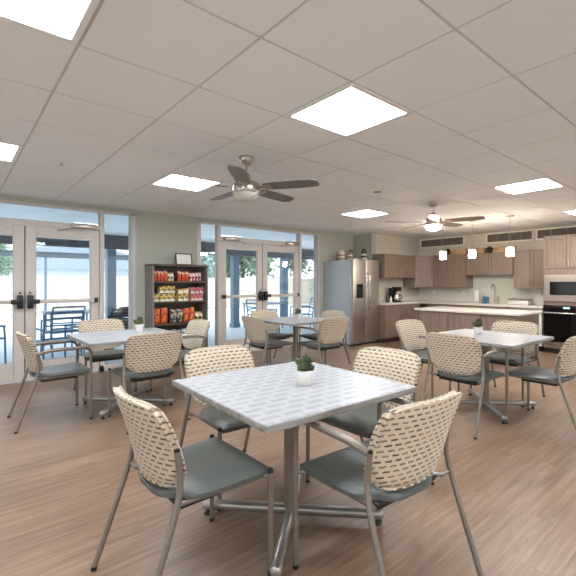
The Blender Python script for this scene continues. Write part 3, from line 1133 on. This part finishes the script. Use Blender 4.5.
# base cabinets
cabinet('dark taupe base cabinet with two doors right of the refrigerator', (6.985, 5.36, 0), 0, 1.27, YK - 5.362, .815, 2, 'base_cabinet', True, 2, 'cab', True, False)
cabinet('base cabinet under the sink counter behind the island', (8.34, 5.20, 0), RXW, 1.81, XB - 8.342, .815, 3, 'base_cabinet', True, 3, 'cab', True, False)
dw = thing('dishwasher', 'white dishwasher front between the island end and the oven tower', 'dishwasher', (8.34, 3.37, 0), RXW)
MB().box(.005, .0, .1, .595, .6, .81, .002, 1).build('body', M['white'], dw)
MB().box(.008, -.02, .1, .592, -.001, .70, .004, 1).build('door', M['white'], dw)
MB().box(.008, -.02, .705, .592, -.001, .81, .004, 1).build('control_panel', M['steel'], dw)
MB().box(.01, .05, 0, .59, .6, .1).build('toe_kick', M['black'], dw, smooth=False)
# worktop
wt = MB()
wt.prism([(6.98, 5.33), (8.31, 5.33), (8.31, 2.75), (XB - .001, 2.75), (XB - .001, YK - .001), (6.98, YK - .001)], .815, .855)
wk = tag(wt.build('worktop', M['quartz'], smooth=False), 'pale quartz L-shaped worktop along the kitchen walls', 'worktop')
sk = MB()
sk.box(6.98, YK - .02, .855, XB - .02, YK - .001, .955)
sk.box(XB - .02, 2.75, .855, XB - .001, YK - .001, .955)
sk.build('upstand', M['quartz'], wk, smooth=False)
struct(MB().box(XB - .012, 2.75, .956, XB - .0005, 5.8, 1.45).build('wall_splash', M['splash'], smooth=False))

# oven tower
TX = 8.31
tw = thing('oven_tower', 'tall taupe cabinet tower housing microwave and oven at the right edge', 'cabinet', (TX, 2.74, 0), RXW)
TW, TD = .76, XB - TX - .002
MB().box(0, .0, .09, TW, TD, 2.155, .002, 1).build('carcass', M['cab'], tw)
MB().box(0, .06, 0, TW, TD, .09).build('toe_kick', M['kick'], tw, smooth=False)
for k in range(2):
    shaker(TW / 2 - .006, .585, M['cab'], tw, .004 + k * TW / 2, 1.555, 'door', (TW / 2 + (-.035 if k == 0 else .035), 1.66, 'v'))
shaker(TW - .01, .10, M['cab'], tw, .005, .10, 'drawer', (TW / 2, .15, 'h'))
mw = thing('microwave', 'stainless built-in microwave with black window above the oven', 'microwave', (TX, 2.74, 0), RXW)
MB().box(.012, -.028, .955, TW - .012, -.002, 1.44, .004, 1).build('trim_frame', M['nickel'], mw)
MB().box(.085, -.036, 1.04, TW - .085, -.028, 1.34, .004, 1).build('door', M['nickel'], mw)
MB().box(.115, -.039, 1.07, .56, -.036, 1.31, .002, 1).build('window', M['mwglass'], mw)
MB().box(.575, -.039, 1.07, TW - .10, -.036, 1.31, .002, 1).build('control_panel', M['mwglass'], mw)
ov = thing('wall_oven', 'black wall oven with steel bar handle under the microwave', 'oven', (TX, 2.74, 0), RXW)
MB().box(.008, -.03, .225, TW - .008, -.002, .79, .004, 1).build('door', M['mwglass'], ov)
MB().box(.008, -.032, .79, TW - .008, -.002, .885, .004, 1).build('control_panel', M['mwglass'], ov)
MB().box(.33, -.0335, .825, .43, -.032, .855).build('clock', M['clock'], ov, smooth=False)
hb = MB()
hb.tube([(.04, -.075, .745), (TW - .04, -.075, .745)], .016, 12)
for x in (.07, TW - .07):
    hb.tube([(x, -.075, .745), (x, -.028, .745)], .010, 8)
hb.build('handle', M['chrome'], ov)

# island
isl = thing('kitchen_island', 'long taupe-panelled kitchen island facing the dining tables', 'island', (6.53, 4.28, 0), RXW)
IL, ID = 1.79, .92
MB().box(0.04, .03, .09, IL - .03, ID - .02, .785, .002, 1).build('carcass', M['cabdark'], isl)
MB().box(.06, .07, 0, IL - .05, ID - .06, .09).build('toe_kick', M['kick'], isl, smooth=False)
for k in range(3):
    MB().box(.042 + k * (IL - .07) / 3, .014, .10, .04 + (k + 1) * (IL - .07) / 3 - .003, .03, .78, .002, 1).build('back_panel', M['cab'], isl)
it = tag(MB().box(6.50, 2.47, .785, 7.47, 4.32, .822, .004, 2).build('island_top', M['quartz']), 'pale quartz slab worktop lying on the island', 'worktop')

# vents
def vent(y0, y1, label):
    L = y0 - y1
    t = thing('air_vent', label, 'vent', (XB, y0, 2.155), RXW, 'wall air vents')
    f = MB()
    hh = .225
    for q in ((0, 0, L, .03), (0, hh - .03, L, hh), (0, .03, .03, hh - .03), (L - .03, .03, L, hh - .03)):
        f.box(q[0], -.022, q[1], q[2], -.001, q[3], .003, 1)
    f.build('frame', M['ventframe'], t)
    MB().box(.03, -.006, .03, L - .03, -.001, hh - .03).build('backing', M['ventdark'], t, smooth=False)
    s = MB()
    n = int(L / .022)
    for k in range(n):
        x = .036 + (L - .072) * k / (n - 1)
        s.box(x - .003, -.016, .03, x + .003, -.006, hh - .03)
    for k in range(1, 4):
        x = L * k / 4
        s.box(x - .006, -.019, .03, x + .006, -.006, hh - .03)
    s.build('louvre', M['vent'], t, smooth=False)
vent(5.76, 4.60, 'long wall air vent nearest the kitchen corner, behind the lit fan')
vent(4.10, 3.13, 'wall air vent above the sink cabinet')
vent(3.09, 1.95, 'wall air vent above the oven tower, cut by the right edge')

# boxes on the cabinets
def crate(y0, y1, label):
    m = MB()
    L = y0 - y1
    t = thing('wooden_crate', label, 'crate', (8.68, y0, 1.935), RXW, 'wooden boxes on the wall cabinets')
    m.box(0, 0, 0, L, .2, .012)
    for k in range(2):
        z0 = .006 + k * .058
        m.box(0, -.002, z0, L, .01, z0 + .05, .002, 1)
        m.box(0, .19, z0, L, .202, z0 + .05, .002, 1)
        m.box(0, .01, z0, .012, .19, z0 + .05)
        m.box(L - .012, .01, z0, L, .19, z0 + .05)
    m.build('slats', M['crate'], t)
    m = MB()
    for x in (.016, L - .03):
        for y in (.012, .176):
            m.box(x, y, .012, x + .014, y + .014, .11)
    m.build('corner_post', M['crate'], t, smooth=False)
crate(4.80, 4.44, 'tan wooden box on the cabinet beside the corner, under the fan')
crate(4.33, 4.02, 'tan wooden box left of the dark planter above the sink')
crate(3.82, 3.44, 'tan wooden box right of the dark planter above the sink')
def planter(y, label, s=1.0):
    t = thing('planter', label, 'plant', (8.72, y, 1.935), 0, 'dark planters on the wall cabinets')
    MB().lathe([(0, 0), (.045 * s, 0), (.06 * s, .07 * s), (.054 * s, .07 * s), (0, .06 * s)], 16).build('pot', M['kick'], t)
    m = MB()
    for k in range(40):
        a, e = random.uniform(0, 2 * PI), random.uniform(.3, 1.4)
        c = Vector((math.cos(a) * math.cos(e), math.sin(a) * math.cos(e), math.sin(e)))
        p = Vector((0, 0, .06 * s)) 
        q = p + c * .085 * s
        n = c.orthogonal().normalized()
        m.tube([p, (p + q) / 2, q], [.003, .013 * s, .002], 5)
    m.build('foliage', M['darkgreen'], t)
planter(4.885, 'dark green planter at the corner end of the cabinet tops')
planter(3.92, 'dark green planter between two tan boxes above the sink')

# counter things
ft = thing('kitchen_faucet', 'tall gooseneck chrome faucet at the sink', 'faucet', (8.78, 3.84, .855))
MB().lathe([(0, 0), (.028, 0), (.028, .012), (.02, .03), (.016, .1), (0, .1)], 16).build('base', M['nickel'], ft)
MB().tube([(0, 0, .08), (0, 0, .27)] + arc((0, 0, .29), (0, 0, .40), (-.09, 0, .40), 6) + arc((-.11, 0, .40), (-.18, 0, .39), (-.18, 0, .29), 6), .011, 10).build('spout', M['nickel'], ft)
MB().tube([(0, -.02, .07), (.0, -.075, .11)], .007, 8).build('lever', M['nickel'], ft)
pr = thing('paper_towel', 'upright white paper towel roll on the counter left of the sink', 'paper towel', (8.70, 4.20, .855))
MB().lathe([(0, 0), (.07, 0), (.07, .01), (0, .01)], 20).build('stand', M['nickel'], pr)
MB().lathe([(.0, .012), (.046, .012), (.048, .02), (.048, .27), (.046, .275), (.018, .275), (.018, .27), (0, .27)], 24).build('roll', M['paper'], pr)
def bottle(x, y, r, h, mat, label, cap='white', z=.855, group=None):
    t = thing('bottle', label, 'bottle', (x, y, z), 0, group)
    MB().lathe([(0, 0), (r, 0), (r, h * .62), (r * .8, h * .72), (r * .35, h * .8), (r * .35, h * .86), (0, h * .86)], 16).build('body', M[mat], t)
    MB().lathe([(0, h * .85), (r * .42, h * .85), (r * .42, h * .94), (r * .12, h * .95), (r * .12, h), (0, h)], 12).build('cap', M[cap], t)
bottle(8.74, 4.05, .034, .19, 'bluesoap', 'small blue soap bottle nearest the paper towel roll')
bottle(8.70, 3.96, .034, .175, 'bluesoap', 'small blue soap bottle next to the faucet')
bottle(8.66, 3.72, .03, .15, 'nickel', 'silver soap dispenser right of the faucet', 'black')
bx = thing('bread_box', 'low white countertop box with grey lid right of the sink', 'box', (8.66, 3.52, .855), RXW)
MB().box(0, 0, 0, .38, .22, .075, .012, 3).build('body', M['white'], bx)
MB().box(-.01, -.012, .076, .39, .232, .112, .018, 3).build('lid', M['vent'], bx)
MB().box(.14, -.02, .085, .24, -.011, .10, .003, 1).build('handle', M['nickel'], bx)

cf = thing('coffee_maker', 'black coffee maker on the counter beside the refrigerator', 'coffee maker', (7.62, 5.56, .855))
MB().box(-.10, -.11, 0, .10, .13, .03, .008).build('base', M['coffee'], cf)
MB().box(-.09, .03, .03, .09, .13, .32, .012).build('tank', M['coffee'], cf)
MB().box(-.10, -.11, .24, .10, .03, .345, .018).build('brew_head', M['coffee'], cf)
MB().lathe([(0, 0), (.055, 0), (.068, .03), (.068, .09), (.05, .13), (.052, .14), (0, .14)], 20, (0, -.035, .032)).build('carafe', M['chrome'], cf)
MB().tube([(.05, -.07, .16), (.08, -.11, .15), (.085, -.115, .09), (.06, -.08, .06)], .008, 8).build('carafe_handle', M['coffee'], cf)
bottle(7.30, 5.55, .028, .17, 'kick', 'dark bottle nearest the refrigerator on the counter', 'black')
bottle(7.37, 5.60, .026, .14, 'cream', 'pale bottle left of the coffee maker, second from the refrigerator')
bottle(7.43, 5.54, .024, .15, 'white', 'white bottle just left of the coffee maker')
bottle(7.80, 5.56, .028, .18, 'nickel', 'silver canister just right of the coffee maker', 'black')

def outlet(loc, rz, label):
    t = thing('wall_outlet', label, 'outlet', loc, rz, 'kitchen wall outlets')
    MB().box(-.037, -.006, -.058, .037, 0, .058, .003, 1).build('plate', M['white'], t)
    for z in (-.024, .024):
        MB().box(-.017, -.008, z - .017, .017, -.005, z + .017, .004, 1).build('socket', M['ventframe'], t)
outlet((XB - .012, 5.38, 1.08), RXW, 'white wall outlet nearest the kitchen corner above the counter')
outlet((XB - .012, 4.62, 1.08), RXW, 'white wall outlet left of the sink above the counter')
outlet((XB - .012, 3.02, 1.09), RXW, 'white wall outlet beside the oven tower above the counter')

# pendants
def pendant(y, label):
    t = thing('pendant_lamp', label, 'pendant lamp', (6.98, y, H), 0, 'pendant lamps over the island')
    MB().lathe([(0, 0), (.06, 0), (.062, -.01), (.05, -.022), (0, -.024)], 20).build('canopy', M['nickel'], t)
    MB().tube([(0, 0, -.02), (0, 0, -.52)], .004, 6).build('cord', M['nickel'], t)
    MB().lathe([(0, -.505), (.02, -.505), (.03, -.525), (.03, -.535), (0, -.535)], 16).build('socket_cap', M['nickel'], t)
    MB().lathe([(.0, -.53), (.056, -.53), (.058, -.535), (.058, -.665), (.056, -.67), (.045, -.67), (0, -.66)], 24).build('lamp_shade', M['shade'], t)
pendant(4.01, 'lit white cylinder pendant lamp on the left, by the lit fan')
pendant(3.45, 'lit white cylinder pendant lamp in the middle over the island')
pendant(2.80, 'lit white cylinder pendant lamp on the right, nearest the ovens')

# ------------------------------------------------------------------ outside: patio, fence, trees
struct(MB().box(-14, YW + .0, -.12, 22, 11.2, -.02).build('floor_patio', M['concrete'], smooth=False))
tag(MB().box(-40, 11.2, -.2, 60, 60, -.06).build('floor_yard', M['concrete'], smooth=False), 'pale concrete yard beyond the patio', 'yard', kind='structure')
pc = MB()
a = [(-14, YW + .17, 2.62), (22, YW + .17, 2.62), (22, 10.6, 2.42), (-14, 10.6, 2.42)]
for dz in (0,):
    lo = [pc.bm.verts.new(p) for p in a]
    hi = [pc.bm.verts.new((p[0], p[1], p[2] + .12)) for p in a]
    pc.bm.faces.new(lo)
    pc.bm.faces.new(hi[::-1])
    for i in range(4):
        pc.bm.faces.new((lo[i], lo[(i + 1) % 4], hi[(i + 1) % 4], hi[i]))
struct(pc.build('ceiling_patio', M['patioceil'], smooth=False))
struct(MB().box(-14, 10.3, 2.10, 22, 10.45, 2.43).build('trim_2', M['beam'], smooth=False))
struct(MB().box(-14, YW + .16, 2.375, 22, YW + .17, 2.75).build('trim_3', M['beam'], smooth=False))
def post(x, label, y=10.37, s=.1, h=2.11, mat='bluepost', name='patio_post'):
    t = thing(name, label, 'post', (x, y, -.02), 0, 'patio roof posts')
    MB().box(-s, -s, .12, s, s, h, .006, 1).build('shaft', M[mat], t)
    MB().box(-s - .02, -s - .02, 0, s + .02, s + .02, .12, .006, 1).build('base', M[mat], t)
POSTS = [(2.9, 'slate blue patio post seen through the narrow sidelight of the left doors'),
         (6.35, 'slate blue patio post seen through the left leaf of the far doors'),
         (8.2, 'slate blue patio post seen through the right leaf of the far doors'),
         (-1.2, 'slate blue patio post beyond the left edge of the photo')]
for x, l in POSTS:
    post(x, l)
# shade frame in the yard
sf = thing('shade_frame', 'slate blue shade beam on thin poles standing in the yard', 'shade frame', (0, 13.6, -.06))
MB().box(-8, -.05, 2.08, 6.2, .05, 2.24, .005, 1).build('beam', M['beam'], sf)
for x in (-6.5, -2.2, 2.05, 6.0):
    MB().tube([(x, 0, 0), (x, 0, 2.09)], .035, 10).build('pole', M['bluepost'], sf)
# fence
fe = thing('garden_fence', 'long pale cream board fence behind the yard', 'fence', (0, 19, -.06))
fm = MB()
for k in range(330):
    x = -18 + k * .15
    fm.box(x, 0, .05, x + .142, .02, 1.62)
fm.build('boards', M['fence'], fe, smooth=False)
for z in (.35, 1.52):
    MB().box(-18, -.05, z, 31.5, -.001, z + .09).build('rail', M['fence'], fe, smooth=False)
# neighbour house with gable roof
nh = thing('neighbour_house', 'pale house with low grey gable roof behind the fence', 'house', (6.0, 30, -.06))
MB().box(-6, 0, 0, 6, 7, 2.3).build('walls', M['stucco'], nh, smooth=False)
rf = MB()
A = [(-6.6, -.5, 2.25), (6.6, -.5, 2.25), (0.6, -.5, 4.3)]
B = [(x, 7.5, z) for x, y, z in A]
va = [rf.bm.verts.new(p) for p in A]
vb = [rf.bm.verts.new(p) for p in B]
rf.bm.faces.new(va)
rf.bm.faces.new(vb[::-1])
for i in range(3):
    rf.bm.faces.new((va[i], va[(i + 1) % 3], vb[(i + 1) % 3], vb[i]))
rf.build('roof', M['roof'], nh, smooth=False)

def tree(x, y, h, r, mat, label, n=1500, seed=1):
    rnd = random.Random(seed)
    t = thing('tree', label, 'tree', (x, y, -.06), 0, 'trees beyond the yard')
    m = MB()
    m.tube([(0, 0, 0), (.05, .02, h * .35), (-.04, .03, h * .7)], [.16, .12, .06], 8)
    for k in range(6):
        a = k * 1.05
        z0 = h * (.3 + .05 * k)
        m.tube([(0, 0, z0), (r * .5 * math.cos(a), r * .5 * math.sin(a), z0 + h * .18), (r * .8 * math.cos(a), r * .8 * math.sin(a), z0 + h * .26)], [.05, .035, .012], 6)
    m.build('trunk', M['bark'], t)
    c = MB()
    cl = [Vector((rnd.uniform(-.6, .6) * r, rnd.uniform(-.6, .6) * r, h * rnd.uniform(.2, .98))) for _ in range(16)]
    for k in range(n):
        q = cl[k % 16] + Vector((rnd.gauss(0, .8), rnd.gauss(0, .8), rnd.gauss(0, .8))) * r * .21
        d = Vector((rnd.gauss(0, 1), rnd.gauss(0, 1), rnd.gauss(0, 1))).normalized()
        e = d.orthogonal().normalized()
        s = rnd.uniform(.10, .20) * r * .5
        f = d.cross(e)
        c.quad(q - d * s, q + e * s * .5, q + d * s, q - e * s * .5 + f * s * .15)
    c.build('crown', mat, t, smooth=False)
TR = [(15.0, 23.5, 6.2, 2.6, 'leaf', 'green tree behind the fence, seen through the far right door leaf'),
      (10.6, 22.5, 5.4, 2.2, 'leaf2', 'bluish tree behind the fence, seen through the far left door leaf'),
      (21.2, 22.6, 6.8, 2.8, 'leaf', 'tall green tree seen through the narrow pane beside the refrigerator'),
      (17.4, 31.0, 7.5, 3.0, 'leaf2', 'larger pale tree farther back behind the far doors'),
      (17.2, 17.2, 3.4, 1.2, 'leaf', 'low bushy tree in the yard beside the far doors'),
      (1.2, 24.0, 4.6, 1.8, 'leaf', 'round tree behind the fence at the left edge of the photo')]
for i, (x, y, h, r, mt, l) in enumerate(TR):
    tree(x, y, h, r, M[mt], l, 4800, 20 + i)

# patio furniture
def patio_chair(label, mat, group):
    t = thing('patio_chair', label, 'chair', (0, 0, 0), 0, group)
    W, D = .26, .27
    for s in (-1, 1):
        MB().tube([(s * W, D, 0), (s * W, D - .01, .44), (s * W, D - .02, .62)], .016, 8).build('leg', M[mat], t)
        MB().tube([(s * W, -D - .06, 0), (s * W, -D, .42), (s * W, -D - .09, .88)], .016, 8).build('leg', M[mat], t)
        MB().tube([(s * W, D, .62), (s * W, 0, .64), (s * W, -D - .04, .63)], .017, 8).build('armrest', M[mat], t)
    MB().tube([(-W, -D - .09, .88), (W, -D - .09, .88)], .016, 8).build('top_rail', M[mat], t)
    MB().box(-W, -D, .41, W, D, .435, .006, 1).build('seat', M['sling'] if mat != 'patiodark' else M['patiodark'], t)
    m = MB()
    for k in range(4):
        z = .50 + k * .095
        y = -D - .09 * (z - .42) / .46
        m.tube([(-W, y, z), (0, y - .012, z), (W, y, z)], .013, 6)
    m.build('back_slats', M[mat], t)
    return t
GP = 'blue patio chairs'
pch = patio_chair('blue patio chair with slatted back just outside the left doors, centre pane', 'patiometal', GP)
pch.location = (1.19, 7.12, -.02)
pch.rotation_euler = (0, 0, math.radians(12))
dup(pch, (1.55, 8.55, -.02), math.radians(8), 'blue patio chair at the near side of the patio table outside the left doors', GP)
dup(pch, (.35, 8.2, -.02), math.radians(-80), 'blue patio chair outside the far left door leaf, cut by the photo edge', GP)
dup(pch, (7.5, 8.7, -.02), math.radians(60), 'blue patio chair outside the far doors beside the patio post', GP)
dup(pch, (6.1, 8.6, -.02), math.radians(-70), 'blue patio chair outside the far doors, low in the left leaf', GP)
def patio_table(x, y, label):
    t = thing('patio_table', label, 'table', (x, y, -.02), 0, 'blue patio tables')
    MB().box(-.45, -.45, .70, .45, .45, .73, .006, 1).build('tabletop', M['sling'], t)
    for sx in (-1, 1):
        for sy in (-1, 1):
            MB().tube([(sx * .4, sy * .4, 0), (sx * .4, sy * .4, .70)], .02, 8).build('leg', M['patiometal'], t)
patio_table(1.85, 9.4, 'pale blue patio table outside the left doors')
patio_table(6.9, 9.7, 'pale blue patio table outside the far doors')
GS = 'stacked dark patio chairs'
for k in range(5):
    lab = ['dark patio chair at the bottom of the stack behind the left sidelight', 'dark patio chair second from the bottom of the stack behind the sidelight',
           'dark patio chair in the middle of the stack behind the left sidelight', 'dark patio chair second from the top of the stack behind the sidelight',
           'dark patio chair on top of the stack behind the left sidelight'][k]
    if k == 0:
        st0 = patio_chair(lab, 'patiodark', GS)
        st0.location = (2.34, 7.6, -.02)
        st0.rotation_euler = (0, 0, math.radians(60))
    else:
        dup(st0, (2.34 + .03 * k, 7.6 - .017 * k, -.02 + .055 * k), math.radians(60), lab, GS)
